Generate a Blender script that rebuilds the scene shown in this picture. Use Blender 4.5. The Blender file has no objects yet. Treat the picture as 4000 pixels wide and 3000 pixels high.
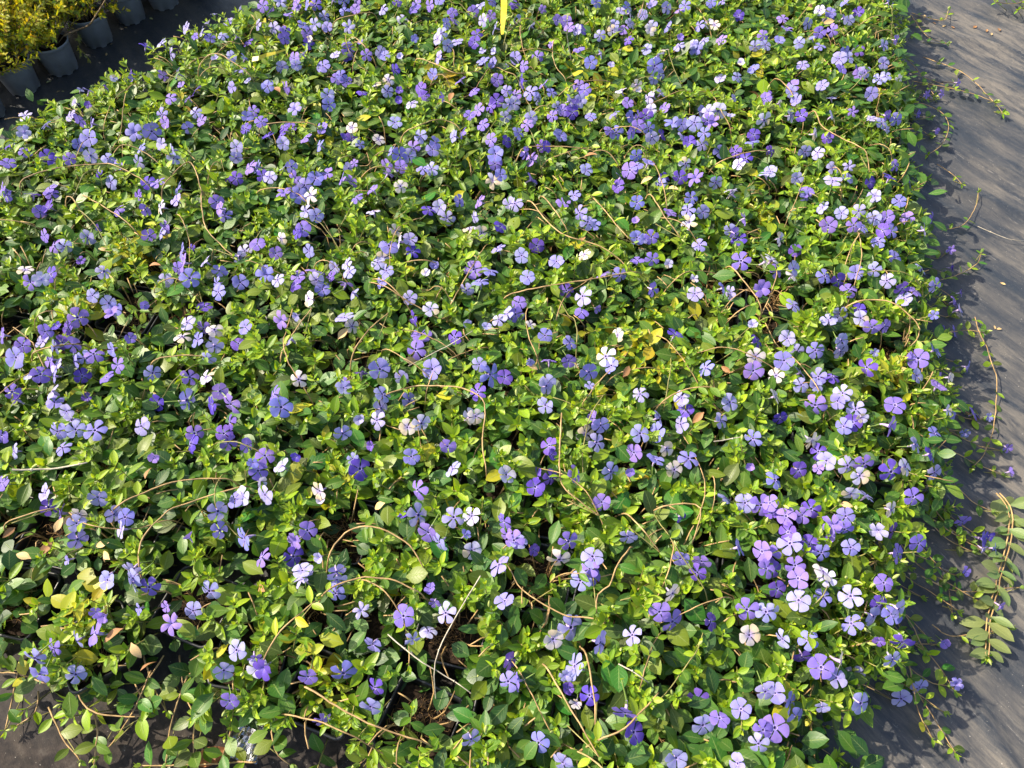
import bpy, bmesh, math, random
from mathutils import Vector, Matrix, Euler, noise
R = math.radians
rnd = random.Random(7)
sc = bpy.context.scene
C = bpy.data.collections.new('nursery'); sc.collection.children.link(C)

# ------------------------------------------------------------------ camera
FPX, CAM_H, TILT = 2857.0, 1.15, R(57.6)          # focal length in photo pixels, height, depression
cd = bpy.data.cameras.new('camera'); cam = bpy.data.objects.new('camera', cd); C.objects.link(cam)
cd.sensor_width = 36; cd.lens = 36 * FPX / 4000; cd.clip_start = .02; cd.clip_end = 500
cam.location = (0, 0, CAM_H); cam.rotation_euler = (math.pi / 2 - TILT, 0, 0)
sc.camera = cam
# ------------------------------------------------------------------ sky and sun
SUN_AZ, SUN_EL = R(-74), R(41)                     # clockwise from +Y
w = bpy.data.worlds.new('World'); sc.world = w; w.use_nodes = True
nt = w.node_tree; bg = nt.nodes['Background']
sky = nt.nodes.new('ShaderNodeTexSky'); sky.sky_type = 'NISHITA'; sky.sun_disc = False
sky.sun_elevation = SUN_EL; sky.sun_rotation = SUN_AZ; sky.dust_density = 3.0; sky.ozone_density = .7
nt.links.new(sky.outputs[0], bg.inputs[0]); bg.inputs[1].default_value = .15
sl = bpy.data.lights.new('sun', 'SUN'); sun = bpy.data.objects.new('sun', sl); C.objects.link(sun)
sl.energy = 4.6; sl.angle = R(.6); sl.color = (1, .88, .69)
sd = Vector((math.sin(SUN_AZ) * math.cos(SUN_EL), math.cos(SUN_AZ) * math.cos(SUN_EL), math.sin(SUN_EL)))
sun.rotation_euler = (-sd).to_track_quat('-Z', 'Y').to_euler(); sun.location = sd * 5
vs = sc.view_settings; vs.view_transform = 'Standard'; vs.look = 'None'; vs.gamma = 1; vs.exposure = .93
vs.use_curve_mapping = False
sc.render.engine = 'CYCLES'
sc.cycles.use_denoising = True
sc.cycles.max_bounces = 6; sc.cycles.transparent_max_bounces = 6

# ------------------------------------------------------------------ helpers
def ray(px, py):
    f = Vector((0, math.cos(TILT), -math.sin(TILT))); u = Vector((0, math.sin(TILT), math.cos(TILT)))
    return Vector((1, 0, 0)) * (px - 2000) + u * (1500 - py) + f * FPX
def at(px, py, z):
    r = ray(px, py); return Vector((0, 0, CAM_H)) + r * ((z - CAM_H) / r.z)
def link(name, data, parent=None, mat=None):
    o = bpy.data.objects.new(name, data); C.objects.link(o)
    if parent is not None: o.parent = parent
    if mat is not None: o.matrix_local = mat
    return o
def mesh(name, verts, faces, mats, idx=None, uv=None, smooth=True):
    m = bpy.data.meshes.new(name); m.from_pydata(verts, [], faces)
    for x in mats: m.materials.append(x)
    if idx: m.polygons.foreach_set('material_index', idx)
    if smooth: m.polygons.foreach_set('use_smooth', [True] * len(m.polygons))
    if uv:
        l = m.uv_layers.new(name='UVMap'); vi = [0] * len(m.loops); m.loops.foreach_get('vertex_index', vi)
        l.data.foreach_set('uv', [c for i in vi for c in uv[i]])
    m.update(); return m
def tag(o, label, cat, group=None, kind=None):
    o['label'] = label; o['category'] = cat
    if group: o['group'] = group
    if kind: o['kind'] = kind
def basis(z, x=None):                              # rotation whose local Z is z
    z = z.normalized()
    a = x if x is not None else (Vector((0, 0, 1)) if abs(z.z) < .95 else Vector((1, 0, 0)))
    y = z.cross(a).normalized(); x = y.cross(z)
    return Matrix((x, y, z)).transposed()
def N(p, s=1., o=0.): return noise.noise(Vector((p[0] * s + o, p[1] * s - o, o * .37)))
def smooth_line(pts, step):
    P = [Vector(p) for p in pts]
    if len(P) == 2: P = [P[0], P[0].lerp(P[1], .5), P[1]]
    P = [P[0] * 2 - P[1]] + P + [P[-1] * 2 - P[-2]]
    out = []
    for i in range(1, len(P) - 2):
        n = max(2, int((P[i + 1] - P[i]).length / step))
        for k in range(n):
            t = k / n; a, b, c, d = P[i - 1:i + 3]
            out.append(.5 * ((2 * b) + (c - a) * t + (2 * a - 5 * b + 4 * c - d) * t * t + (3 * b - a - 3 * c + d) * t ** 3))
    out.append(P[-2]); return out
class MB:
    def __init__(s): s.v = []; s.f = []; s.i = []; s.uv = []
    def tube(s, pts, r0, r1, n=5, mi=0, cap=True):
        rings = []; k = len(pts)
        for j, p in enumerate(pts):
            d = (pts[min(j + 1, k - 1)] - pts[max(j - 1, 0)]); d = d.normalized() if d.length > 1e-9 else Vector((0, 0, 1))
            B = basis(d); r = r0 + (r1 - r0) * j / max(1, k - 1); b = len(s.v)
            for a in range(n):
                t = 2 * math.pi * a / n
                s.v.append(p + B @ Vector((math.cos(t) * r, math.sin(t) * r, 0))); s.uv.append((a / n, j / k))
            rings.append(b)
        for a, b in zip(rings, rings[1:]):
            for q in range(n): s.f.append((a + q, a + (q + 1) % n, b + (q + 1) % n, b + q)); s.i.append(mi)
        if cap:
            s.f.append([rings[-1] + q for q in range(n)]); s.i.append(mi)
    def add(s, V, F, M, uv=None, mi=0):
        b = len(s.v); s.v += [M @ Vector(v) for v in V]; s.uv += uv or [(0, 0)] * len(V)
        s.f += [tuple(b + i for i in f) for f in F]; s.i += [mi] * len(F)
    def build(s, name, mats): return mesh(name, [tuple(v) for v in s.v], s.f, mats, s.i, s.uv)

# ------------------------------------------------------------------ materials
class NT:
    def __init__(s, name):
        s.m = bpy.data.materials.new(name); s.m.use_nodes = True; s.t = s.m.node_tree
        s.b = s.t.nodes['Principled BSDF']; s.out = s.t.nodes['Material Output']
    def n(s, kind, **k):
        x = s.t.nodes.new('ShaderNode' + kind)
        for a, v in k.items(): setattr(x, a, v)
        return x
    def l(s, a, b): s.t.links.new(a, b)
    def math(s, op, a, b=None, c=None, clamp=False):
        x = s.n('Math', operation=op, use_clamp=clamp)
        for i, v in enumerate((a, b, c)):
            if v is None: continue
            if isinstance(v, (int, float)): x.inputs[i].default_value = v
            else: s.l(v, x.inputs[i])
        return x.outputs[0]
    def mix(s, f, a, b, mode='MIX'):
        x = s.n('Mix', data_type='RGBA', blend_type=mode)
        for i, v in ((0, f), (6, a), (7, b)):
            if isinstance(v, (int, float)): x.inputs[i].default_value = v
            elif isinstance(v, tuple): x.inputs[i].default_value = (*v, 1)
            else: s.l(v, x.inputs[i])
        return x.outputs[2]
    def noise(s, vec, scale, detail=3, rough=.55):
        x = s.n('TexNoise'); x.inputs['Scale'].default_value = scale; x.inputs['Detail'].default_value = detail
        x.inputs['Roughness'].default_value = rough
        if vec is not None: s.l(vec, x.inputs['Vector'])
        return x.outputs[0]
    def ramp(s, f, lo, hi):
        x = s.n('MapRange', interpolation_type='SMOOTHSTEP'); s.l(f, x.inputs[0])
        x.inputs[1].default_value = lo; x.inputs[2].default_value = hi; return x.outputs[0]
    def bump(s, h, strength, dist):
        x = s.n('Bump'); x.inputs['Strength'].default_value = strength; x.inputs['Distance'].default_value = dist
        s.l(h, x.inputs['Height']); return x.outputs[0]
    def translucent(s, col, fac, normal=None):
        t = s.n('BsdfTranslucent'); s.l(col, t.inputs[0]) if not isinstance(col, tuple) else None
        if isinstance(col, tuple): t.inputs[0].default_value = (*col, 1)
        m = s.n('MixShader'); m.inputs[0].default_value = fac
        s.l(s.b.outputs[0], m.inputs[1]); s.l(t.outputs[0], m.inputs[2]); s.l(m.outputs[0], s.out.inputs[0])
def simple(name, col, rough=.6, var=.25, scale=60, spec=.4, bump=0):
    k = NT(name); tc = k.n('TexCoord').outputs['Object']; nz = k.noise(tc, scale)
    c = k.mix(k.ramp(nz, .3, .7), tuple(x * (1 - var) for x in col), tuple(min(1, x * (1 + var)) for x in col))
    k.l(c, k.b.inputs['Base Color']); k.b.inputs['Roughness'].default_value = rough
    k.b.inputs['Specular IOR Level'].default_value = spec
    if bump: k.l(k.bump(nz, .6, bump), k.b.inputs['Normal'])
    return k.m
def leaf_material(name, source):
    k = NT(name); uv = k.n('TexCoord').outputs['UV']; sp = k.n('SeparateXYZ'); k.l(uv, sp.inputs[0])
    au = k.math('ABSOLUTE', k.math('SUBTRACT', sp.outputs[0], .5)); v = sp.outputs[1]
    rib = k.math('SUBTRACT', 1, k.ramp(au, .012, .045))
    sv = k.math('SINE', k.math('MULTIPLY', k.math('SUBTRACT', v, k.math('MULTIPLY', au, .55)), 44))
    side = k.math('MULTIPLY', k.ramp(sv, .86, 1.0), k.math('MULTIPLY', k.math('SUBTRACT', .46, au), 1.1))
    vein = k.math('MAXIMUM', k.math('MULTIPLY', rib, .75), side, clamp=True)
    if source == 'object':
        oi = k.n('ObjectInfo'); base = oi.outputs['Color']; rr = oi.outputs['Random']
    else:
        rr = k.n('NewGeometry').outputs['Random Per Island']
        cr = k.n('ValToRGB'); k.l(rr, cr.inputs[0]); e = cr.color_ramp.elements
        for i in range(len(source) - 2): e.new(.5)
        for i, (p, c) in enumerate(source): e[i].position = p; e[i].color = (*c, 1)
        base = cr.outputs[0]
    ob = k.n('TexCoord').outputs['Object']
    add = k.n('VectorMath', operation='ADD'); k.l(ob, add.inputs[0]); k.l(k.math('MULTIPLY', rr, 50), add.inputs[1])
    nz = k.noise(add.outputs[0], 110, 3)
    c = k.mix(k.math('MULTIPLY', k.ramp(nz, .35, .75), .35), base, k.mix(1., base, (1.55, 1.25, .7), 'MULTIPLY'))
    c = k.mix(vein, c, k.mix(.55, base, (.34, .42, .13)))
    bf = k.n('NewGeometry').outputs['Backfacing']
    c = k.mix(k.math('MULTIPLY', bf, .5), c, (.22, .30, .13))
    k.l(c, k.b.inputs['Base Color'])
    k.l(k.math('ADD', .33, k.math('MULTIPLY', nz, .2)), k.b.inputs['Roughness'])
    k.b.inputs['Specular IOR Level'].default_value = .45
    k.l(k.bump(vein, .35, .0012), k.b.inputs['Normal'])
    k.translucent(k.mix(1., c, (1.7, 1.55, .5), 'MULTIPLY'), .32)
    return k.m
LEAF = leaf_material('leaf_green', 'object')
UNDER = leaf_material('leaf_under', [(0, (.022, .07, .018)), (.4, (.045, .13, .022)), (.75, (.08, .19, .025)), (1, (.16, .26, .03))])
TIP = leaf_material('leaf_young', [(0, (.15, .29, .012)), (.5, (.25, .40, .014)), (1, (.38, .48, .025))])
GOLD = leaf_material('leaf_golden', [(0, (.10, .19, .012)), (.25, (.26, .32, .014)), (.6, (.44, .42, .015)), (.9, (.58, .48, .02)), (1, (.5, .28, .02))])
def petal_material():
    k = NT('petal'); uv = k.n('TexCoord').outputs['UV']; sp = k.n('SeparateXYZ'); k.l(uv, sp.inputs[0])
    oi = k.n('ObjectInfo'); v = sp.outputs[1]
    base = k.mix(k.ramp(v, .1, .6), k.mix(.55, oi.outputs['Color'], (.26, .2, .68)), oi.outputs['Color'])
    st = k.n('Combine' + 'XYZ'); k.l(k.math('MULTIPLY', sp.outputs[0], 9), st.inputs[0]); k.l(k.math('MULTIPLY', v, 1.3), st.inputs[1])
    k.l(k.math('MULTIPLY', oi.outputs['Random'], 40), st.inputs[2])
    nz = k.noise(st.outputs[0], 2.2, 3)
    c = k.mix(k.math('MULTIPLY', k.ramp(nz, .35, .8), .3), base, k.mix(1., base, (.72, .68, .88), 'MULTIPLY'))
    c = k.mix(k.math('MULTIPLY', k.math('SUBTRACT', 1, k.ramp(v, .02, .14)), .4), c, (.55, .5, .75))
    k.l(c, k.b.inputs['Base Color']); k.b.inputs['Roughness'].default_value = .6
    k.b.inputs['Specular IOR Level'].default_value = .2
    k.l(k.bump(nz, .35, .001), k.b.inputs['Normal'])
    k.translucent(c, .3)
    return k.m
PETAL = petal_material()
EYE = simple('flower_eye', (.07, .045, .17), .7); ANTHER = simple('flower_ring', (.36, .3, .62), .7)
TUBE = simple('flower_tube', (.40, .30, .50), .6); STALK = simple('flower_stalk', (.13, .20, .035), .6)
BUD = simple('flower_bud', (.36, .42, .12), .6, .3, 90)
STEM = simple('runner_bark', (.36, .235, .10), .6, .45, 45); STEMG = simple('stem_green', (.22, .2, .06), .6, .35, 45)
DRY = simple('dry_stalk', (.42, .37, .28), .7, .35, 60); ROOT = simple('root_fibre', (.26, .15, .06), .8, .4, 80)
POT = simple('pot_black', (.014, .016, .019), .36, .3, 40, .5)
SOIL = simple('potting_soil', (.022, .014, .009), .95, .6, 220, .2, .003)
GREY = simple('pot_grey', (.27, .285, .325), .55, .12, 30, .4)
BROWN = simple('dead_leaf', (.30, .15, .06), .7, .5, 90); RUST = simple('rust_leaf', (.30, .115, .035), .6, .6, 60)
TAN = simple('bleached_leaf', (.55, .38, .17), .7, .3, 90)
TWIG = simple('twig_bark', (.16, .11, .06), .8, .3, 70)

# ------------------------------------------------------------------ ground sheet
def ground_z(x, y):
    if abs(x) > 4 or y > 5 or y < -2: return 0.
    d = x * .6 - y * .8; e = x * .8 + y * .6       # creases run along d on the open sheet
    open_ = min(1, max(0, (x - .35 - .16 * y) / .25))
    wob = .16 * N((d, e), 2.0, 3) + .05 * N((d, e), 6.0, 8)
    def ridge(f, g, o_, sharp): return (1 - min(1, abs(noise.noise(Vector(((e + wob) * f, d * g, o_)))) * sharp)) ** 2
    rid = (ridge(4.5, .6, 2., 5) * .009 + ridge(9, 1.3, 8., 5) * .006 * (.5 + N((x, y), 2.5, 6)) + ridge(17, 3, 5., 3.5) * .0032 + .002 * noise.noise(Vector(((e + wob) * 30, d * 6, 3.))))
    return open_ * rid + .35 * (1 - open_) * rid + .002 * N((x, y), 9, 5)
def axis(lo, hi, step, far):
    a = []; x = lo
    while x < hi: a.append(x); x += step
    out = []; s = step; x = lo
    while x > -far: s *= 1.5; x -= s; out.insert(0, x)
    s = step; x = hi; tail = [hi]
    while x < far: s *= 1.5; x += s; tail.append(x)
    return out + a + tail
gx, gy = axis(-1.7, 1.6, .0095, 120), axis(-.2, 2.4, .0095, 120)
gv = [(x, y, ground_z(x, y)) for y in gy for x in gx]; nx = len(gx)
gf = [(j * nx + i, j * nx + i + 1, (j + 1) * nx + i + 1, (j + 1) * nx + i) for j in range(len(gy) - 1) for i in range(nx - 1)]
k = NT('ground_sheet'); ob = k.n('TexCoord').outputs['Object']
rot = k.n('VectorRotate', rotation_type='Z_AXIS'); k.l(ob, rot.inputs[0]); rot.inputs['Angle'].default_value = R(53)
mp = k.n('Mapping'); k.l(rot.outputs[0], mp.inputs[0]); mp.inputs['Scale'].default_value = (.9, 5, 1)
streak = k.math('ADD', k.math('MULTIPLY', k.noise(mp.outputs[0], 3.4, 10, .72), .6), k.math('MULTIPLY', k.noise(mp.outputs[0], 11, 9, .75), .4)); cloud = k.noise(ob, 2.6, 5, .6); fine = k.noise(ob, 55, 4, .65); grit = k.noise(ob, 330, 2)
dust = k.math('MULTIPLY', k.ramp(streak, .40, .66), k.math('ADD', .35, k.ramp(cloud, .35, .65)), clamp=True)
sx = k.n('SeparateXYZ'); k.l(ob, sx.inputs[0])
bed_side = k.ramp(k.math('SUBTRACT', sx.outputs[0], k.math('MULTIPLY', sx.outputs[1], .16)), -.2, .6)   # open sheet is dustier
dust = k.math('MULTIPLY', dust, k.math('ADD', .6, k.math('MULTIPLY', bed_side, .65)))
c = k.mix(dust, (.030, .036, .046), (.145, .132, .116))
soilm = k.math('MULTIPLY', k.math('SUBTRACT', 1, k.ramp(k.math('ADD', sx.outputs[1], k.math('MULTIPLY', cloud, .5)), .35, .75)), k.math('SUBTRACT', 1, k.ramp(sx.outputs[0], -.2, .2)))
c = k.mix(k.math('MULTIPLY', soilm, .75), c, k.mix(k.ramp(fine, .35, .65), (.022, .017, .014), (.056, .043, .034)))
c = k.mix(k.math('MULTIPLY', k.ramp(fine, .56, .74), .30), c, (.13, .12, .105))
c = k.mix(k.math('MULTIPLY', k.ramp(k.noise(mp.outputs[0], 16, 8, .78), .585, .69), k.math('ADD', .08, k.math('MULTIPLY', bed_side, .6))), c, (.27, .25, .225))
c = k.mix(k.math('MULTIPLY', k.ramp(grit, .70, .76), .6), c, (.42, .39, .34))
k.l(c, k.b.inputs['Base Color']); k.l(k.math('ADD', k.math('ADD', .46, k.math('MULTIPLY', dust, .4)), k.math('MULTIPLY', soilm, .4), clamp=True), k.b.inputs['Roughness'])
k.l(k.math('SUBTRACT', .4, k.math('MULTIPLY', soilm, .32)), k.b.inputs['Specular IOR Level'])
wv = k.n('TexWave', wave_type='BANDS'); wv.inputs['Scale'].default_value = 170; k.l(ob, wv.inputs[0])
k.l(k.bump(k.math('ADD', k.math('MULTIPLY', wv.outputs[1], .05), k.math('ADD', fine, k.math('MULTIPLY', streak, 2.5))), .6, .0022), k.b.inputs['Normal'])
g = link('ground', mesh('ground', gv, gf, [k.m])); g['kind'] = 'structure'
g['label'] = 'wrinkled dark woven ground sheet with dust streaks'

# ------------------------------------------------------------------ bed outline and canopy height
BED = [(-1.16, .42), (-.9, .38), (-.66, .27), (-.55, .2), (-.33, .17), (-.25, .15), (-.13, .11), (-.06, .0), (.0, -.06), (.40, -.06), (.40, .12),
       (.44, .2), (.50, .27), (.55, .36), (.64, .5), (.70, .69), (.76, .95), (.79, 1.25), (.87, 1.55), (.94, 1.83), (.99, 2.02),
       (-.40, 2.02), (-.64, 1.735), (-.82, 1.54), (-1.0, 1.355), (-1.12, 1.18), (-1.18, 1.03)]
def inside(x, y):
    c = False
    for i in range(len(BED)):
        (x0, y0), (x1, y1) = BED[i - 1], BED[i]
        if (y0 > y) != (y1 > y) and x < (x1 - x0) * (y - y0) / (y1 - y0) + x0: c = not c
    return c
def edge(x, y):                                     # signed distance: positive outside; plus outward direction
    p = Vector((x, y)); best = 9; q = None
    for i in range(len(BED)):
        a, b = Vector(BED[i - 1]), Vector(BED[i]); ab = b - a
        t = max(0, min(1, (p - a).dot(ab) / ab.length_squared)); d = (p - a - ab * t).length
        if d < best: best = d; q = a + ab * t
    s = -best if inside(x, y) else best
    o = (q - p) if s < 0 else (p - q)
    return s, (o.normalized() if o.length > 1e-6 else Vector((1, 0)))
GAPS = [((1690, 2790), .050), ((1760, 2560), .045), ((1250, 2850), .040), ((2130, 2200), .050), ((1300, 975), .055), ((1345, 1445), .050), ((520, 1265), .065),
        ((905, 1215), .050), ((2905, 1215), .060), ((3450, 1385), .035), ((1400, 2110), .045), ((160, 2110), .06), ((600, 2060), .04), ((2100, 2345), .05),
        ((350, 2640), .04), ((700, 2490), .035), ((1480, 640), .04), ((110, 1290), .06), ((1330, 2400), .035), ((2450, 2900), .035)]
GAPW = [(at(p[0], p[1], .09), r) for p, r in GAPS]
def gap(x, y):
    return max((1 - math.hypot(x - p.x, y - p.y) / r) for p, r in GAPW)
def canopy(x, y):
    s, _ = edge(x, y)
    z = .152 + .022 * N((x, y), 7, 1) + .014 * N((x, y), 21, 4)
    z -= .014 * max(0, 1 + s / .06) if s < 0 else .014 + s * 1.0
    return max(.02, z)
def on_canopy(px, py, lift=0.):
    z = .15
    for _ in range(6): p = at(px, py, z); z = canopy(p.x, p.y) + lift
    return at(px, py, z)

# ------------------------------------------------------------------ leaf, petal and shoot meshes (shared)
def leaf_geo(L, W, fold, droop, twist=0., cup=.0, rows=7):
    V, F, UV = [], [], []; pet = .10
    for j in range(rows + 1):
        t = j / rows
        if t < pet: hw = .035 * W
        else:
            q = (t - pet) / (1 - pet); hw = max(.004, .5 * (math.sin(math.pi * q ** .82)) ** .72) * W if q < 1 else 0
        y = t * L; zc = -droop * L * t * t
        for c in (-1, -.5, 0, .5, 1):
            x = c * hw; z = zc + abs(x) * math.tan(fold) - cup * (c * c) * hw * .6
            a = twist * t; V.append((x * math.cos(a) - z * math.sin(a) * .3, y, z + x * math.sin(a))); UV.append((.5 + c * .5, t))
    for j in range(rows):
        for c in range(4):
            a = j * 5 + c; F.append((a, a + 1, a + 6, a + 5))
    return V, F, UV
def leaf_mesh(name, mat, *a, **k):
    V, F, UV = leaf_geo(*a, **k); return mesh(name, V, F, [mat], None, UV)
MATURE = [leaf_mesh('leaf', LEAF, 1, wd, R(f), d, tw, cp) for wd, f, d, tw, cp in
          ((.60, 12, .10, .1, .1), (.66, 8, .18, -.2, .2), (.54, 16, .05, .25, 0), (.70, 6, .12, 0, .3), (.58, 20, .22, -.1, 0), (.62, 4, -.08, .3, .2), (.5, 14, .28, .35, .1))]
MEDIUM = [leaf_mesh('leaf', LEAF, 1, wd, R(f), d, tw, 0) for wd, f, d, tw in ((.46, 22, .05, .1), (.52, 16, .15, -.2), (.40, 26, .1, .2), (.5, 20, -.06, 0))]
DEADM = [leaf_mesh('leaf', m, 1, .5, R(f), d, tw, cp) for m, f, d, tw, cp in ((BROWN, 30, .3, .6, .3), (TAN, 35, .25, -.5, .2), (BROWN, 15, .5, .3, 0), (TAN, 20, .4, .7, .3))]
def petal_mesh(hw, skew, curl, dish):
    V, F, UV = [], [], []; rows = 6
    prof = [.10, .16, .28, .42, .52, .56, .47]
    for j in range(rows + 1):
        t = j / rows; r = .10 + .90 * t
        for c in (-1, -.5, 0, .5, 1):
            x = c * prof[j] * hw / .5 + skew * t * t
            y = r - (.10 * t ** 3) * (c * c) - (.07 * t ** 4) * c
            z = dish * t * (1 - t) * 1.6 - curl * t * t + .05 * math.sin(c * 2.2) * t
            V.append((x, y, z)); UV.append((.5 + c * .5, t))
    for j in range(rows):
        for c in range(4):
            a = j * 5 + c; F.append((a, a + 1, a + 6, a + 5))
    return mesh('petal', V, F, [PETAL], None, UV)
PETALS = [petal_mesh(.40, .10, .05, .06), petal_mesh(.36, .14, .12, .05), petal_mesh(.40, .07, .02, .1), petal_mesh(.32, .12, .2, .03)]
WILT = [petal_mesh(.36, .2, .55, .1), petal_mesh(.3, -.1, .7, .1)]
def flower_mesh(seed):                             # unit: petal radius 1; eye, tube, calyx and stalk; faces +Z
    q = random.Random(seed); b = MB()
    ring = lambda r, z, ph=0: [Vector((math.cos(a * math.pi * .4 + ph) * r, math.sin(a * math.pi * .4 + ph) * r, z)) for a in range(5)]
    A, B_, D = ring(.20, .035, .31), ring(.155, .02, .31), ring(.07, -.14, .31)
    for r0, r1, mi in ((A, B_, 1), (B_, D, 0)):
        base = len(b.v); b.v += r0 + r1; b.uv += [(0, 0)] * 10
        for a in range(5): b.f.append((base + a, base + (a + 1) % 5, base + 5 + (a + 1) % 5, base + 5 + a)); b.i.append(mi)
    base = len(b.v); b.v += D; b.uv += [(0, 0)] * 5; b.f.append([base + a for a in range(5)]); b.i.append(0)
    bx, by = q.uniform(-.35, .35), q.uniform(-.35, .35)
    path = smooth_line([(0, 0, -.03), (0, 0, -.45), (bx * .3, by * .3, -.85)], .2)
    b.tube(path, .165, .07, 7, 2)
    path = smooth_line([(bx * .3, by * .3, -.82), (bx * 1.2, by * 1.2, -1.2), (bx * 2.6, by * 2.6, -1.75)], .3)
    b.tube(path, .075, .05, 5, 3)
    V, F, UV = leaf_geo(.5, .14, R(10), 0, rows=3)
    for a in range(4):
        b.add(V, F, Matrix.Translation((bx * .3, by * .3, -.92)) @ Matrix.Rotation(a * 1.57, 4, 'Z') @ Matrix.Rotation(R(75), 4, 'X'), UV, 3)
    return b.build('flower', [EYE, ANTHER, TUBE, STALK])
FLOWERS = [flower_mesh(s) for s in range(5)]
def shoot_mesh(seed):                               # tip at origin, stem hanging down -Z; small young leaves and maybe a bud
    q = random.Random(seed); b = MB()
    bx, by = q.uniform(-.016, .016), q.uniform(-.016, .016)
    path = smooth_line([(0, 0, 0), (bx * .2, by * .2, -.02), (bx, by, -.07)], .012)
    b.tube(path, .0007, .0011, 5, 1)
    for lev, (z, L, el, n) in enumerate(((.002, .0095, 70, 2), (-.004, .0165, 48, 2))):
        V, F, UV = leaf_geo(L * q.uniform(.85, 1.15), L * .42, R(20), .1, q.uniform(-.3, .3), rows=5)
        for a in range(n):
            M = Matrix.Translation((bx * .02, by * .02, z)) @ Matrix.Rotation(a * math.pi + lev * math.pi / 2 + q.uniform(-.2, .2), 4, 'Z') @ Matrix.Rotation(R(el + q.uniform(-12, 12)), 4, 'X')
            b.add(V, F, M, UV, 0)
    if seed % 3 == 0:
        o = Vector((q.uniform(-.006, .006), q.uniform(-.006, .006), .004)); d = Vector((q.uniform(-.5, .5), q.uniform(-.5, .5), 1)).normalized()
        pts = [o + d * t for t in (0, .003, .006, .009, .0115)]
        base = len(b.v); B = basis(d)
        for p, r in zip(pts, (.0008, .0021, .0024, .0016, .0002)):
            for a in range(6): b.v.append(p + B @ Vector((math.cos(a * 1.047) * r, math.sin(a * 1.047) * r, 0))); b.uv.append((0, 0))
        for j in range(4):
            for a in range(6): b.f.append((base + j * 6 + a, base + j * 6 + (a + 1) % 6, base + j * 6 + 6 + (a + 1) % 6, base + j * 6 + 6 + a)); b.i.append(2)
    return b.build('shoot', [TIP, STEMG, BUD])
SHOOTS = [shoot_mesh(s) for s in range(12)]
def under_mesh(seed, n, rmin=0.):
    q = random.Random(seed); b = MB()
    for _ in range(n):
        V, F, UV = leaf_geo(q.uniform(.022, .038), q.uniform(.014, .022), R(q.uniform(0, 16)), q.uniform(0, .2), q.uniform(-.3, .3), rows=5)
        a = q.uniform(0, 6.283); r = max(rmin, .085 * math.sqrt(q.random()))
        M = Matrix.Translation((math.cos(a) * r, math.sin(a) * r, q.uniform(.075, .135) if r < .05 else q.uniform(.04, .125))) @ Matrix.Rotation(q.uniform(0, 6.283), 4, 'Z') @ Matrix.Rotation(R(q.gauss(0, 24)), 4, 'X') @ Matrix.Rotation(R(q.gauss(0, 18)), 4, 'Y')
        b.add(V, F, M, UV, 0)
    for _ in range(9):
        a = q.uniform(0, 6.283); r = q.uniform(.03, .08); h = q.uniform(.1, .14)
        b.tube(smooth_line([(math.cos(a) * .015, math.sin(a) * .015, .07), (math.cos(a) * r * .6, math.sin(a) * r * .6, h * .9), (math.cos(a + .3) * r, math.sin(a + .3) * r, h)], .02), .0012, .0009, 4, 1)
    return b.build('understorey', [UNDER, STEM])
UNDERS = [under_mesh(100 + s, 85) for s in range(9)]; SPARSE = [under_mesh(200 + s, 26, .05) for s in range(3)]

# ------------------------------------------------------------------ pots
def rrect(h, r, n=4):
    out = []
    for i, (cx, cy) in enumerate(((1, 1), (-1, 1), (-1, -1), (1, -1))):
        for k in range(n + 1):
            a = math.pi / 2 * (i + k / n); out.append((cx * (h - r) + math.cos(a) * r, cy * (h - r) + math.sin(a) * r))
    return out
def lathe_rr(levels, name, mats, close_bottom=True):
    V, F = [], []; n = None
    for h, r, z in levels:
        p = rrect(h, r); n = len(p); V += [(x, y, z) for x, y in p]
    for j in range(len(levels) - 1):
        for a in range(n): F.append((j * n + a, j * n + (a + 1) % n, (j + 1) * n + (a + 1) % n, (j + 1) * n + a))
    if close_bottom: F.append(list(range(n))[::-1])
    m = mesh(name, V, F, mats); return m
POTM = lathe_rr([(.034, .006, .001), (.0355, .007, .006), (.0445, .009, .078), (.0448, .009, .0785), (.0485, .011, .079), (.0492, .011, .0805), (.0492, .011, .0885), (.0484, .011, .0895),
                 (.0466, .010, .0895), (.0456, .010, .088), (.0440, .009, .076), (.0425, .008, .05)], 'pot', [POT])
def soil_mesh(seed):
    q = random.Random(seed); n = 9; V = []; F = []
    for j in range(n):
        for i in range(n):
            x, y = (i / (n - 1) - .5) * .083, (j / (n - 1) - .5) * .083
            V.append((x, y, .073 + .006 * noise.noise(Vector((x * 60, y * 60, seed))) + q.uniform(-.0018, .0018)))
    for j in range(n - 1):
        for i in range(n - 1): a = j * n + i; F.append((a, a + 1, a + n + 1, a + n))
    return mesh('soil', V, F, [SOIL])
SOILS = [soil_mesh(s) for s in range(4)]
def roots_mesh(seed):
    q = random.Random(seed); b = MB()
    for _ in range(75):
        p = Vector((q.gauss(0, .017), q.gauss(0, .017), .077)); a = q.uniform(0, 6.28); L = q.uniform(.006, .02)
        pts = [p]
        for s in range(4):
            a += q.uniform(-.9, .9); p = p + Vector((math.cos(a) * L / 3, math.sin(a) * L / 3, q.uniform(-.002, .004))); p.z = min(.088, max(.076, p.z))
            p.x = max(-.04, min(.04, p.x)); p.y = max(-.04, min(.04, p.y)); pts.append(p.copy())
        b.tube(pts, .0005, .0003, 3, 0)
    return b.build('roots', [ROOT])
ROOTS = [roots_mesh(s) for s in range(3)]

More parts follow.
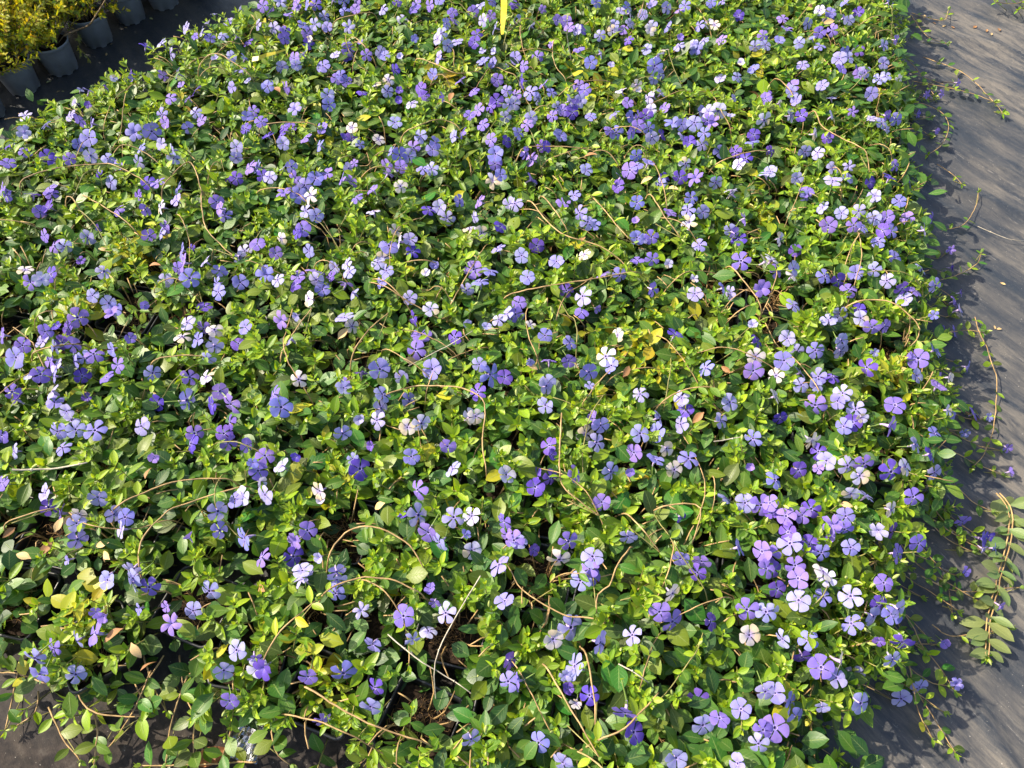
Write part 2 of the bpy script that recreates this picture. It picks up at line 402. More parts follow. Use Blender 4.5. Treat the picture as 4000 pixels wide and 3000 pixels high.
# ------------------------------------------------------------------ where the pots stand
AX = R(13); U = Vector((math.cos(AX), -math.sin(AX))); Vv = Vector((math.sin(AX), math.cos(AX))); PITCH = .104
spots = [(-.253, .179, -20, 0), (-.123, .141, -23, 0), (-.085, .262, -13, 0), (-.581, .240, 34, 0), (-.456, .295, -20, 0), (-.362, .228, -9, 0)]
spots = [Vector(s) for s in spots]
O = Vector((-.085, .262))
for j in range(-5, 22):
    for i in range(-14, 14):
        p = O + U * PITCH * i + Vv * PITCH * j
        if not inside(p.x, p.y): continue
        j_ = Vector((rnd.uniform(-.002, .002), rnd.uniform(-.002, .002)))
        if any((p - s.xy).length < .099 for s in spots[:6]): continue
        spots.append(Vector((p.x + j_.x, p.y + j_.y, -13 + rnd.uniform(-2, 2), 0)))
plants = []
for s in spots:
    e = link('periwinkle_plant', None); e.location = (s.x, s.y, .002); e.empty_display_size = .02
    link('pot', POTM, e, Matrix.Rotation(R(s.z), 4, 'Z'))
    link('soil', rnd.choice(SOILS), e, Matrix.Rotation(R(s.z), 4, 'Z'))
    g_ = gap(s.x, s.y)
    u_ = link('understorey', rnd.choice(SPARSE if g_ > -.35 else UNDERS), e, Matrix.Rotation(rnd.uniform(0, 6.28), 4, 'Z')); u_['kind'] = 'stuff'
    if g_ > -.6:
        r_ = link('roots', rnd.choice(ROOTS), e, Matrix.Rotation(R(s.z), 4, 'Z')); r_['kind'] = 'stuff'
    plants.append(dict(o=e, p=Vector((s.x, s.y)), fl={}, gap=g_, n=0))
def nearest(p): return min(plants, key=lambda q: (q['p'] - Vector((p.x, p.y))).length_squared)

# ------------------------------------------------------------------ flowers, read off the photograph tile by tile (x y colour; capital = large, ' = small)
TILES = {
 (0, 0, 2.212): "1610 240 l,1695 320 v',1740 275 l,1815 330 b,1925 305 l,1975 195 b,2045 320 v',2145 365 d,2085 80 l',1850 130 l',1800 205 l',1262 393 d,1395 370 l,1475 465 l,1998 490 l,2120 510 b,2080 600 b,1145 635 d',1145 680 b',1415 660 v,1535 640 b,1570 735 v',1690 780 d,1630 850 v,1470 850 v,2005 755 b,2145 700 l',1860 505 l',980 680 w',770 785 b,695 780 l',920 765 d',765 905 d',655 890 l',220 1000 l,395 1080 b,215 1140 l,610 1000 l,790 1070 b,770 1190 B,1170 1145 B,1310 1135 B,1400 990 b,1430 1060 v,1630 1105 b,1740 1040 v,2140 1010 b,2125 1110 d,2190 960 v,2045 1270 l,2040 1365 l,2160 1440 V,1215 1280 b,785 1345 l,930 1370 l,1030 1420 v,1200 1400 l,1395 1245 l,1490 1300 l,1500 1370 l,85 1270 d',215 1310 v,70 1410 v,410 1350 d,480 1395 d,600 1370 v,840 1490 d,430 1630 V,45 1640 v,955 1575 l,1280 1575 d,1365 1580 v,1540 1620 b,1965 1545 d,2040 1540 d,680 1250 b,1690 970 l,690 1040 v",
 (1000, 0, 2.212): "60 50 v,125 100 v,15 215 l,155 240 l,215 20 l,285 125 v,345 15 v,350 55 v,440 40 b,515 40 v,410 220 b,510 210 l,590 140 l,615 235 b,255 265 v,245 330 v,440 290 v,455 380 d,465 340 w',405 470 b,330 505 v,345 565 l,225 580 l,665 5 b,765 95 b,865 20 v,860 80 v,805 235 l,755 5 b,685 475 l,795 420 V,790 490 d,580 570 B,910 370 v',955 475 v,1110 480 b,1075 455 l,1250 490 l',1200 605 d,1145 690 w,735 650 b,780 705 v,700 680 v,1030 730 w,920 795 d,1135 790 l,1240 780 d',1235 865 d',1345 890 l,620 820 l,630 905 b,255 760 v,100 745 b,340 945 b,45 1050 v,570 1105 v,240 1095 d,300 1110 d,215 1165 d,105 1175 d,830 1105 w,1200 1060 l,1060 1205 w,1175 1305 b,1240 1340 B,1360 1275 v,1320 1350 l,550 1250 b,430 1190 v,235 1240 l,770 1190 d,830 1195 d,900 1250 l',1555 1235 b,1525 1290 b,1420 1175 l,1715 1180 l,1780 1140 v,1925 950 v,1845 1000 v,1960 1080 v,1425 765 d,1455 830 d,1605 845 v',1525 640 b,1765 690 v,1880 790 v,2085 690 v,2165 785 b,2190 905 l,2080 870 d,2155 1010 l,2030 920 d,2165 1225 d,2030 1205 v,2070 1330 B,2065 1415 v,1970 540 b,2045 540 b,2150 580 v',1890 370 d,1910 300 d,1655 395 l,1740 360 l,1570 335 l,1645 205 b,1715 180 v,1265 165 w,1325 215 w',1095 80 l,1215 15 v,1390 35 v,1365 75 v,1500 50 v,1585 5 b,1700 105 v,1875 100 v,1940 40 l,2040 15 b,1960 175 l,2075 245 l,2030 140 v,1600 290 l,1370 335 b',1960 440 l',2060 445 l',1590 500 b,60 1520 d,15 1440 b,120 1530 l,305 1440 b,235 1460 l',345 1540 v,420 1600 b,515 1540 B,615 1500 v,330 1640 v,745 1545 v,825 1570 v,800 1455 l,1250 1440 v,1130 1430 v,1140 1500 v,1440 1460 b,1520 1460 l,1250 1610 w,2045 1565 w,850 1410 v',1010 1640 v,2110 1510 b",
 (2000, 0, 2.212): "25 40 d,265 80 v',15 185 b,65 155 l',165 225 l,395 175 v,470 190 v,495 240 v,565 260 l,605 260 v,730 20 b,340 385 v',580 425 v,760 305 l,870 265 w,880 215 l,960 260 v,1020 205 l,1005 345 d,1185 260 w,1205 230 l,1335 65 l,1440 85 v,1495 50 b,1210 35 b,1000 60 b,940 95 l,1020 110 l,1130 130 l,1340 230 b,1615 220 b,1710 210 l,1750 215 w,1960 135 d,1815 15 b,1720 20 b,1440 395 l,1310 430 w,1455 325 v',1560 380 l,1590 420 b,1655 350 l,1810 345 v,1165 425 l,1260 475 l,680 540 b,765 465 b,220 490 v,30 500 b,100 570 v,75 700 D,160 800 B,275 730 v,345 800 b,225 850 l,15 895 l,30 820 v,630 775 v,580 740 v,1235 570 B,1270 645 l,1225 680 l,1080 740 w,1090 780 w',945 785 w,1215 825 w,1290 805 l,1180 840 l,1000 890 v,1200 950 w,1315 935 v,880 985 b,1025 1010 b,1095 1010 v,1160 1000 d,500 870 l,540 905 v,440 950 v,520 970 d,350 1000 v,395 930 l,590 870 l,680 1005 b,165 1020 l,130 1075 v,415 1175 B,55 1150 b,260 1260 d,300 1270 d,115 1320 v,170 1380 V,165 1555 V,840 1130 v,900 1145 b,1030 1150 v,1090 1085 v,1180 1105 b,1210 1190 l,1300 1165 d,1390 1080 B,1465 1075 b,1575 1060 L,1640 965 b,1700 965 l,1780 960 W,1690 1040 v,1735 1060 v,1480 1180 l,1640 1250 l,1530 1230 d,1660 1150 b,1800 680 l,1950 665 l,2085 590 b,1980 540 w',1910 850 l',2190 850 v,2180 1040 W,2090 1165 d,2080 1230 b,1800 1310 b,1930 1310 d,2020 1370 d,1960 1420 w,1500 1415 w,1450 1530 d,1590 1540 v,1320 1545 d,1175 1410 b,1080 1430 b,1020 1470 V,935 1540 l,920 1610 d,1075 1345 b,1280 1590 l,1760 1580 l,1890 1640 w,640 1470 l,2100 400 l,2170 305 v,2190 390 l,2195 1500 l,1890 1010 l',855 565 l'",
 (3000, 0, 2.212): "340 205 l,520 170 b,545 110 b,650 155 v,700 175 l,555 260 v,445 280 v,445 90 w,130 160 v,165 250 v,100 350 b,450 395 b,665 20 b,1040 25 l,1065 50 v',780 110 d,270 370 l,385 340 b',615 510 L,635 600 v,655 460 b,780 440 d,695 500 l,795 640 v,835 630 l,770 610 d,300 560 b,1000 390 l,1110 345 v,1000 545 l,1015 660 l,965 680 l,1205 620 d,1125 680 w',890 810 B,470 740 b,545 840 l,215 740 v,205 790 l,195 1000 w,290 1000 d,560 1005 w,405 1160 w,510 1190 d,890 1025 l,1020 1000 d,1105 1030 b,985 1065 l,1025 1120 l',320 1310 l,95 895 w',245 865 b,10 830 v,25 1300 d,250 1540 l,560 1560 L,555 1455 l,700 1530 l,880 1575 d,1045 1545 d,1210 1570 d,1100 1430 v,700 1435 l',1365 815 v',1500 810 v',1455 1130 v',1290 985 v',1635 715 v',335 1650 v,730 965 v',430 1320 l,20 1480 l",
 (0, 750, 2.212): "60 30 v,290 20 d,440 15 v,425 130 D,345 170 v,1010 150 v,1200 40 d,1255 150 v,1400 135 w,1525 70 b,1870 85 v,1900 140 v,1945 200 b,385 380 v,470 465 v,555 470 l,760 390 l,855 300 d',1430 300 v,1385 360 l,1290 380 v,700 595 d',900 685 l,220 675 w,440 710 d,355 755 w,265 780 v,1570 505 B,1580 610 V,1640 745 B,1430 760 l,1895 680 b,1770 595 l,2115 510 w,2070 560 l,2075 780 b,1665 490 d',1540 660 v,1875 790 b,1890 865 b,800 895 l,940 960 l,1000 1010 b,980 1060 v,1250 980 v',1770 990 d,670 1085 V,490 1165 d',590 1170 d,390 1205 v,20 1240 v,1615 1125 l,1760 1180 v,1855 1190 w,1870 1270 l,1855 1330 l,1710 1280 b,1575 1250 w,2120 1170 b,2060 1310 d,1795 1440 l,1780 1600 w,1130 1265 v',370 1290 l,475 1345 l,540 1300 d,630 1320 v,140 1430 B,435 1450 v,640 1465 b,810 1400 V,970 1360 b,730 1430 l,195 1325 v,270 1580 l,460 1590 b,350 1575 v,710 1590 d,920 1600 v,1320 1565 l,1640 1600 v,1020 1495 v,490 1500 l",
 (1000, 750, 2.212): "245 20 v,370 30 b,480 30 w,430 165 l,520 205 l,870 50 v,1015 170 w,1490 155 d,1585 130 l,1930 80 v,1760 75 b,2190 110 l,1880 215 l,1650 225 l,1850 320 w,1950 355 w,2110 300 d,360 350 d,405 320 v,215 405 w,10 450 v,170 530 v,460 510 l,1205 335 w,1150 465 B,1250 430 w,1355 515 d,1330 410 l,2090 490 b,515 685 V,90 715 B,185 760 l,365 730 v,355 800 d,640 740 d,680 650 l,785 620 l,805 690 l,575 840 b,775 790 v,835 870 l,455 920 w,520 760 l,1095 570 w,1050 610 l,1125 680 l,1095 765 B,1880 670 V,2025 685 b,1935 775 B,1820 850 l,1330 915 l,1510 1010 w,1535 630 b',1470 700 w',1820 1130 l',2170 1055 l,2100 1100 l,1990 1165 l',765 1085 L,830 1160 w,230 1105 v,355 1070 l',300 1270 b,1430 1230 V,1380 1365 V,1715 1255 d,1070 1530 B,1525 1530 B,2020 1580 B,1930 1490 l,910 1560 d,370 1620 w,1260 1600 l,1360 1090 d,2150 1600 d,770 1650 v'",
 (2000, 750, 2.212): "25 100 L,440 95 v,540 30 b,585 180 B,655 260 l,700 280 b,1080 90 b,1070 255 v',1545 50 b,1365 180 v,1520 155 b,1535 265 w,1895 15 w,1650 170 l,2010 230 v,1890 330 l,1960 410 d,1930 360 v,215 465 d,85 550 l,625 540 w,385 600 b,1085 590 v,1210 580 v,1080 395 b,1205 390 v,1140 405 l',1620 460 b,1980 595 V,2190 600 w,135 735 b,790 705 v,930 720 b,470 850 d,610 900 L,600 1040 v,60 955 v,30 1055 v,160 1145 w',1570 750 w',1215 840 v,1830 830 b,1885 870 l,1580 880 l,2150 830 v,285 1240 b,500 1300 b,915 1235 w,810 1420 W,665 1555 B,320 1450 v,490 1460 v,860 1500 b,1410 1230 d,1670 1520 B,2120 1290 d,2105 1420 w,2085 1545 V,155 1460 l',310 1645 l,730 1010 v',1350 620 w',2080 1150 l'",
 (3000, 750, 1.269): "300 165 V,365 105 l,270 75 l,190 25 b,650 45 b,450 95 l,530 20 l,525 130 l,590 125 v,545 245 b,610 195 b,570 190 d,425 165 v,465 175 b,135 290 d,60 232 w,15 340 w,40 390 v,125 380 l,125 410 w,280 415 b,350 440 D,400 485 v,435 400 b,630 325 B,590 440 l,525 385 l,665 480 d,730 490 v,675 530 l,830 465 b,760 380 l,690 130 v,815 130 v,775 190 l,905 285 v',905 375 d',950 500 v',945 585 l,930 540 v,880 690 v,925 690 v,450 585 d,460 625 w,515 670 v,580 665 v,300 635 l,355 605 l,125 560 l,95 725 l,145 790 l,80 835 B,235 785 b,360 790 l,365 735 l,490 870 D,525 795 l',735 910 l,745 825 V,825 785 b,990 870 b,835 935 V,895 920 w',40 910 w,160 895 l,250 915 b,320 915 d,820 610 b'",
 (0, 1500, 1.269): "60 40 v,85 75 d,260 35 l,270 90 b,330 135 l,285 235 B,470 230 B,310 315 b,375 225 l,355 180 l,10 255 v,70 335 l,780 95 d,925 80 B,700 210 l,1055 105 d,1090 35 v,1145 100 V,1140 190 d,965 245 v,945 295 D,1130 290 v,1110 245 d,1225 305 v,1255 390 b',15 490 v,225 540 l,240 610 d,305 640 d,485 560 l,395 650 w,380 690 l,385 770 b,565 645 l,620 660 b,605 720 l,1080 630 l,1165 570 b,1205 555 w,940 765 v',1090 725 b,1215 765 B,345 870 b',665 915 l,540 945 b',435 65 d',765 360 v'",
 (1000, 1500, 1.269): "90 50 v,125 115 B,435 20 l,625 50 l,620 120 l,600 180 l,760 80 b,1100 40 d,1060 165 w,1090 160 w,750 215 w,820 195 w,510 175 l',430 245 l,45 355 v,10 430 v,200 360 d',130 405 l,515 420 D,575 305 d',770 360 b,950 310 v,975 420 l,800 525 V,315 530 w,320 580 w',980 660 L,1070 655 w,805 650 L,855 735 V,910 785 l,255 725 v,205 770 v,30 860 v,185 855 d,315 860 l',230 925 l,400 930 b,1230 680 v,1250 750 v,1240 450 w,1205 895 B,1070 825 w,1035 750 b',25 485 w',45 550 l,480 370 l',730 655 d'",
 (2000, 1500, 1.269): "165 105 l,170 10 l,635 50 l,440 205 b,400 170 v,365 248 w,420 290 l,185 305 d,195 350 d',605 340 v,720 240 B,635 245 l,730 165 l,835 200 l,840 70 l,860 130 d,1080 90 l,1035 180 l,1195 270 b,710 375 b,765 320 w,875 370 B,805 425 w,315 445 v,490 435 l,585 432 v',120 455 d,115 510 d,190 465 d,445 585 v,835 660 d',575 755 l,1060 565 l,1235 600 V,1180 405 v',1240 830 V,1120 810 b,1155 590 l,280 780 v,235 870 W,400 855 L,385 915 v,10 775 v,30 780 l,105 820 d',835 865 b,940 880 v,920 935 d,1260 915 v,385 10 l'",
 (3000, 1500, 1.269): "35 60 w,235 105 V,165 5 l,235 10 l,370 45 l,345 85 b,435 125 l,465 165 w',630 105 V,605 210 V,825 245 b,375 210 b,420 190 d,210 275 w,250 335 d,290 380 l,150 425 d,250 420 v',35 475 b,395 405 l,475 395 v,455 455 w,610 435 D,680 410 w,410 545 w,720 560 v,825 440 l,840 10 v,900 165 b,1025 145 v,1090 165 l',1185 315 v',1195 435 v',975 240 l',610 625 w,485 555 l,170 650 v,90 655 v,10 590 v,20 640 d,215 620 d,325 695 v,380 720 v,385 655 b,110 790 B,265 835 b,410 810 b,305 770 v',100 735 d,205 795 d,135 900 v,275 930 w,640 840 v,745 790 v,550 725 l,620 730 d,965 680 v,1050 765 v,1100 755 d',1060 815 l',1120 815 l',980 930 v',10 845 v,25 920 d,730 300 l,805 345 d,890 130 w',60 170 d",
 (0, 2250, 2.212): "930 35 l,1290 95 v,1205 280 b',1440 265 v',1810 130 l,1670 300 l,1490 410 v,825 490 V,660 560 l,465 620 v,830 310 v',300 710 l,340 850 b,655 850 l,2045 640 l,1935 815 l,1985 1080 v,1150 20 l,1145 60 l,900 350 v',2200 700 v'",
 (1000, 2250, 2.212): "420 30 l,700 30 l,690 150 b,1275 345 v,1510 110 v',1640 320 l,1490 475 w,2150 215 b,1350 540 l',1010 590 b,755 840 B,450 870 v,1030 965 d,990 1130 l,75 790 d,1860 1410 l,2190 730 d,2180 910 b,20 790 w,910 300 l',1545 225 v',570 1230 v'",
 (2000, 2250, 2.212): "700 10 v,590 40 l,1385 150 w,1275 310 v,1385 395 V,2030 290 V,510 445 L,760 575 B,540 780 L,2195 310 l,355 545 w,1040 510 l,1715 395 d,2050 510 w,670 1030 d,555 1090 w',980 1180 V,1050 1350 d,440 1610 l,230 1440 b,1610 1060 d,1650 1290 l,1980 1150 b,1795 1230 v,2170 1330 v,2190 1000 l,1420 1570 l,1950 1620 b,40 910 v,2130 1450 l,480 980 d',460 850 l'",
 (3000, 2250, 2.212): "260 20 v,80 110 d,510 20 w,715 175 L,265 210 l,475 180 b,1000 60 v,30 320 w,350 555 b,1070 330 b,1130 285 l,720 410 b,910 350 l,960 240 d,630 740 W,460 790 V,590 880 l,750 850 l,290 700 d,125 545 l,1160 570 d,1520 575 v',2000 255 v',1625 930 b',1075 720 l,1310 960 l,1150 1060 l,800 1100 l,60 1010 b,240 1220 b,190 1090 b,60 1310 V,470 1130 l',960 560 d'",
}
PCOL = {'b': (.27, .26, .66), 'v': (.27, .19, .61), 'd': (.145, .085, .48), 'l': (.39, .38, .68), 'w': (.66, .62, .66)}
flower_at = []; trailing = []
seen = set()
for (x0, y0, s), txt in TILES.items():
    for ent in txt.split(','):
        a, b, c = ent.split(); px, py = x0 + float(a) / s, y0 + float(b) / s
        key = (int(px / 9), int(py / 9))
        if key in seen: continue
        seen.add(key)
        cl = c[0].lower(); size = .0170 if c[0].isupper() else (.0090 if "'" in c else .0139)
        size *= rnd.uniform(.92, 1.1)
        lift = -.012 if cl == 'd' and rnd.random() < .6 else rnd.uniform(-.008, .012)
        p = on_canopy(px, py, lift)
        sdist, out = edge(p.x, p.y)
        if sdist > .02:
            if px > 3480 and py > 150 and sdist > .055: p = at(px, py, .022); trailing.append(p)
            else:
                p = min((at(px, py, zz) for zz in (.08, .1, .12, .14, .155)), key=lambda q: (max(0, edge(q.x, q.y)[0] - .02), q.z))
        flower_at.append((p, size, cl))
def add_flower(p, size, cl):
    pl = nearest(p); sdist, out = edge(p.x, p.y); lean = max(0, 1 + sdist / .06) if sdist > -.06 else 0
    n = Vector((-.12, -.40, .70)) + Vector((out.x, out.y, 0)) * .5 * min(2, lean) + Vector((rnd.gauss(0, .5), rnd.gauss(0, .42), rnd.gauss(0, .25)))
    if n.z < .05: n.z = .05
    M = Matrix.Translation(p - pl['o'].location) @ basis(n).to_4x4() @ Matrix.Rotation(rnd.uniform(0, 6.28), 4, 'Z') @ Matrix.Scale(size, 4)
    f = link('flower', rnd.choice(FLOWERS), pl['o'], M)
    pl['fl'][cl] = pl['fl'].get(cl, 0) + 1
    base = PCOL[cl]; h = rnd.uniform(-.05, .05); t = rnd.uniform(.85, 1.12)
    col = [max(0, min(.9, (base[0] + h) * t)), max(0, min(.88, (base[1] + h * .5) * t)), min(.9, base[2] * (t * .5 + .5))]
    if cl == 'w': wv_ = rnd.random(); col = [.70, .655 - .03 * wv_, .72 - .16 * wv_] if wv_ > .5 else [.58, .56, .76]
    wilted = rnd.random() < (.16 if "w" == cl or size < .01 else .05)
    shape = rnd.choice(WILT) if wilted else rnd.choice(PETALS)
    tilt = R(rnd.uniform(35, 60)) if wilted else (R(rnd.uniform(15, 40)) if size < .01 else R(rnd.uniform(-6, 12)))
    for a in range(5):
        T = tilt + R(rnd.gauss(0, 6))
        pt = link('petal', shape, f, Matrix.Rotation(a * math.pi * .4 + rnd.gauss(0, .05), 4, 'Z') @ Matrix.Rotation(T, 4, 'X') @ Matrix.Scale(rnd.uniform(.93, 1.06), 4))
        k_ = rnd.uniform(.94, 1.06); pt.color = (col[0] * k_, col[1] * k_, col[2], 1)
        if cl == 'w' and rnd.random() < .25: pt.color = (.70, .58, .40, 1)
for fl in flower_at: add_flower(*fl)

# ------------------------------------------------------------------ leaves
G_DARK, G_MID, G_OLIVE, G_YEL, G_NEW = (.034, .095, .020), (.080, .180, .015), (.15, .215, .018), (.42, .41, .022), (.22, .36, .012)
YELLOW = [(on_canopy(px, py), r) for px, py, r in ((2480, 1280, .10), (3000, 790, .05), (700, 380, .06), (2950, 200, .05), (1230, 460, .05), (500, 960, .07), (1750, 250, .07), (350, 1130, .06),
                                                  (220, 2350, .07), (1200, 2550, .06), (2300, 290, .09), (1800, 380, .05), (3500, 1420, .06), (2500, 1800, .05), (1250, 1870, .05))]
def leaf_colour(kind, x, y):
    q = rnd.random(); yb = max((1 - math.hypot(x - p.x, y - p.y) / r) for p, r in YELLOW)
    if kind == 'new': c = [a + (b - a) * q for a, b in zip(G_NEW, (.30, .42, .025))] if q > .3 else list(G_MID)
    elif kind == 'mid': c = [a + (b - a) * q for a, b in zip(G_MID, G_NEW)]
    else:
        c = [a + (b - a) * rnd.random() for a, b in zip(G_DARK, G_MID)] if q < .62 else list(G_OLIVE)
        if q > .93: c = list(G_NEW)
        if q > .975: c = list(G_YEL)
    if yb > 0 and rnd.random() < yb * 1.1 + .15: c = [a + (b - a) * rnd.uniform(.4, 1) for a, b in zip(c, G_YEL)]
    k_ = rnd.uniform(.82, 1.2); return (c[0] * k_, c[1] * k_, c[2] * k_, 1)
def add_leaf(parent, M, L, kind, x, y):
    o = link('leaf', rnd.choice(MATURE if kind == 'old' else MEDIUM), parent, M @ Matrix.Scale(L, 4)); o.color = leaf_colour(kind, x, y); return o
def too_near_flower(p):
    return any(abs(p.x - f[0].x) < .016 and abs(p.y - f[0].y) < .016 and p.z > f[0].z - .012 for f in flower_at)
cell = {}
for f in flower_at: cell.setdefault((int(f[0].x // .03), int(f[0].y // .03)), []).append(f)
def near_flower(p):
    i, j = int(p.x // .03), int(p.y // .03)
    for a in (-1, 0, 1):
        for b in (-1, 0, 1):
            for f in cell.get((i + a, j + b), ()):
                q = f[0]
                # keep young tips clear of a bloom and of the half-space it looks into
                if math.hypot(p.x - q.x, p.y - q.y + .006) < f[1] * 1.05 and p.z > q.z - .02: return True
    return False
for pl in plants:
    c0 = pl['p']; sd0, out = edge(c0.x, c0.y); border = sd0 > -.075
    n = 15 if border else 9
    if c0.y > 1.95 or c0.x < -1.1 or c0.y < 0: n = 8
    for s_ in range(n):
        for _ in range(6):
            a = rnd.uniform(0, 6.283); r = .072 * math.sqrt(rnd.random())
            x, y = c0.x + math.cos(a) * r, c0.y + math.sin(a) * r
            if border and rnd.random() < .5:
                ex = rnd.uniform(0, .085); x += out.x * ex; y += out.y * ex
            z = canopy(x, y) + rnd.uniform(-.026, .006)
            if gap(x, y) > 0 and rnd.random() < .93: continue
            if near_flower(Vector((x, y, z))): continue
            break
        else: continue
        sd1, o1 = edge(x, y); ln = min(1.2, max(0, 1 + sd1 / .05)) if sd1 > -.05 else 0
        up = Vector((rnd.gauss(0, .30), rnd.gauss(0, .30) - .06, 1)) + Vector((o1.x, o1.y, 0)) * .8 * ln + Vector(((x - c0.x), (y - c0.y), 0)) * 3
        Ms = Matrix.Translation(Vector((x, y, z)) - pl['o'].location) @ basis(up).to_4x4() @ Matrix.Rotation(rnd.uniform(0, 6.28), 4, 'Z')
        sh = link('shoot', rnd.choice(SHOOTS), pl['o'], Ms @ Matrix.Scale(rnd.uniform(.75, 1.12), 4))
        ph = rnd.uniform(0, 3.14)
        for lev, (zz, L0, el, kind, prob) in enumerate(((-.010, .021, 30, 'new', .9), (-.022, .028, 10, 'mid', .85), (-.038, .034, 0, 'old', .8))):
            for side in (0, 1):
                if rnd.random() > prob: continue
                L = L0 * rnd.uniform(.72, 1.22)
                M = Matrix.Translation((0, 0, zz)) @ Matrix.Rotation(ph + lev * math.pi / 2 + side * math.pi + rnd.gauss(0, .25), 4, 'Z') @ Matrix.Rotation(R(el + rnd.gauss(0, 15)), 4, 'X') @ Matrix.Rotation(R(rnd.gauss(0, 15)), 4, 'Y')
                add_leaf(sh, M, L, kind, x, y)
    # broad older leaves filling between the shoots
    for _ in range(9 if not border else 6):
        a = rnd.uniform(0, 6.283); r = .07 * math.sqrt(rnd.random()); x, y = c0.x + math.cos(a) * r, c0.y + math.sin(a) * r
        if gap(x, y) > -.1: continue
        z = canopy(x, y) + rnd.uniform(-.034, -.014)
        M = Matrix.Translation(Vector((x, y, z)) - pl['o'].location) @ Matrix.Rotation(rnd.uniform(0, 6.28), 4, 'Z') @ Matrix.Rotation(R(rnd.gauss(6, 17)), 4, 'X') @ Matrix.Rotation(R(rnd.gauss(0, 15)), 4, 'Y')
        add_leaf(pl['o'], M, rnd.uniform(.027, .042), 'old', x, y)

# ------------------------------------------------------------------ runners (long stems over the canopy and onto the sheet)
def add_runner(pts, r=.0011, leafy=.5, size=.022, kinds=('mid', 'old', 'new'), mat=None, tipped=True, sink=False):
    pts = [Vector(p) for p in pts]
    if sink:
        d0, d1 = (pts[0] - pts[1]).normalized() * .016, (pts[-1] - pts[-2]).normalized() * .014
        pts = [pts[0] + d0 * 1.4 - Vector((0, 0, .04))] + pts
        if not tipped: pts = pts + [pts[-1] + d1 - Vector((0, 0, .03))]
    path = smooth_line(pts, .008); path = [p + Vector((N((p.x, p.y), 60, 2), N((p.x, p.y), 60, 9), 0)) * .0016 for p in path]
    mid = path[0]; pl = nearest(mid); off = pl['o'].location
    b = MB(); b.tube([p - off for p in path], r * 1.1, r * .75, 5, 0)
    o = link('runner', b.build('runner', [mat or STEM]), pl['o'])
    acc = rnd.uniform(0, .02)
    for i in range(1, len(path) - 1):
        acc += (path[i] - path[i - 1]).length
        if acc > .026:
            acc = rnd.uniform(0, .008)
            if rnd.random() > leafy: continue
            d = (path[i + 1] - path[i - 1]).normalized(); ang = math.atan2(d.y, d.x)
            for side in (-1, 1):
                if rnd.random() < .15: continue
                M = Matrix.Translation(path[i] - off) @ Matrix.Rotation(ang - math.pi / 2 + side * R(rnd.uniform(45, 80)), 4, 'Z') @ Matrix.Rotation(R(rnd.gauss(14, 14)), 4, 'X') @ Matrix.Rotation(R(rnd.gauss(0, 18)), 4, 'Y')
                add_leaf(o, M, size * rnd.uniform(.7, 1.25), rnd.choice(kinds), path[i].x, path[i].y)
    if tipped:
        d = path[-1] - path[-2]; d.z += .004
        link('shoot_tip', rnd.choice(SHOOTS), o, Matrix.Translation(path[-1] - off) @ basis(d).to_4x4() @ Matrix.Scale(.8, 4))
    return o
RUN_BED = ["1500 1548,1613 1511,1744 1509,1816 1520,1884 1557,1893 1620,1884 1715,1898 1823", "2072 786,2181 904,2362 971,2488 1080", "2307 763,2434 908,2475 949", "2122 768,2208 881", "2000 1148,2316 1089,2488 1062",
 "24 2044,150 1996,220 1985", "457 1977,670 1886,875 1870", "544 2225,552 2115,630 2020,709 1973,946 1902", "1291 2154,1347 2083,1425 2055,1512 2075,1599 2130,1646 2201", "1027 2589,1095 2467,1235 2345",
 "1276 2309,1398 2259,1520 2263,1628 2309", "1212 2693,1407 2810,1533 2860,1651 2900", "2193 1626,2185 1815,2197 1894,2252 1949,2347 2020", "2591 1977,2717 1969,2737 2012,2701 2130",
 "2457 2143,2404 2220,2380 2288,2336 2324,2331 2400", "2289 2562,2321 2725,2328 2892", "2334 2892,2443 2842,2560 2720", "2131 2607,2217 2747,2289 2869,2343 2964", "2027 601,2063 574,2226 574,2330 590", "1032 488,1199 479,1244 497",
 "1579 520,1633 493,1692 470,1741 470,1791 497", "1307 86,1362 63,1452 50", "325 764,452 836,524 895", "258 786,276 768,325 840", "787 750,800 877,859 953,918 1003", "778 262,814 217,859 212,904 240,972 289",
 "633 741,678 678,737 633,764 669,787 746", "90 701,226 656,384 640,452 646,565 710", "3181 434,3212 493,3294 542,3353 570,3384 597,3398 678", "3330 1186,3420 1170,3500 1190,3580 1260,3590 1310,3540 1370", "1630 230,1700 250,1780 285,1880 282",
 "2600 1560,2680 1520,2790 1515", "2450 2010,2520 2080,2580 2160", "130 1380,230 1350,330 1350", "600 1410,690 1390,800 1395", "1100 1380,1160 1280,1220 1200", "1380 1380,1440 1290,1520 1220", "2850 1040,2900 1090,2970 1190", "2540 760,2600 850,2660 930", "2800 640,2900 600,2990 590"]
RUN_SHEET = ["3497 226,3543 231,3588 280,3651 375", "3606 222,3769 289,3882 398,3918 443", "3561 316,3769 357,3886 398", "3497 420,3588 402,3678 439,3705 497,3678 565,3624 606", "3560 50,3680 80,3705 40",
 "3680 900,3764 876,3812 805,3823 750", "3670 1095,3741 1073,3812 1034,3835 986", "3808 1239,3820 1286,3851 1349,3875 1420,3894 1480,3890 1580,3879 1681,3851 1760,3800 1830", "3700 1300,3780 1290,3850 1300", "3640 1800,3720 1880,3800 1960,3880 2000",
 "3560 2160,3640 2200,3700 2290,3720 2400", "3551 2600,3588 2783,3619 2842,3646 2892", "3500 2560,3592 2720,3678 2850,3705 2900,3732 2940", "3640 2440,3700 2480,3780 2480,3950 2455", "3600 2250,3700 2300,3800 2310,3990 2295", "3660 640,3720 680,3760 720", "3480 2330,3560 2440,3610 2540", "3560 60,3620 140,3700 170"]
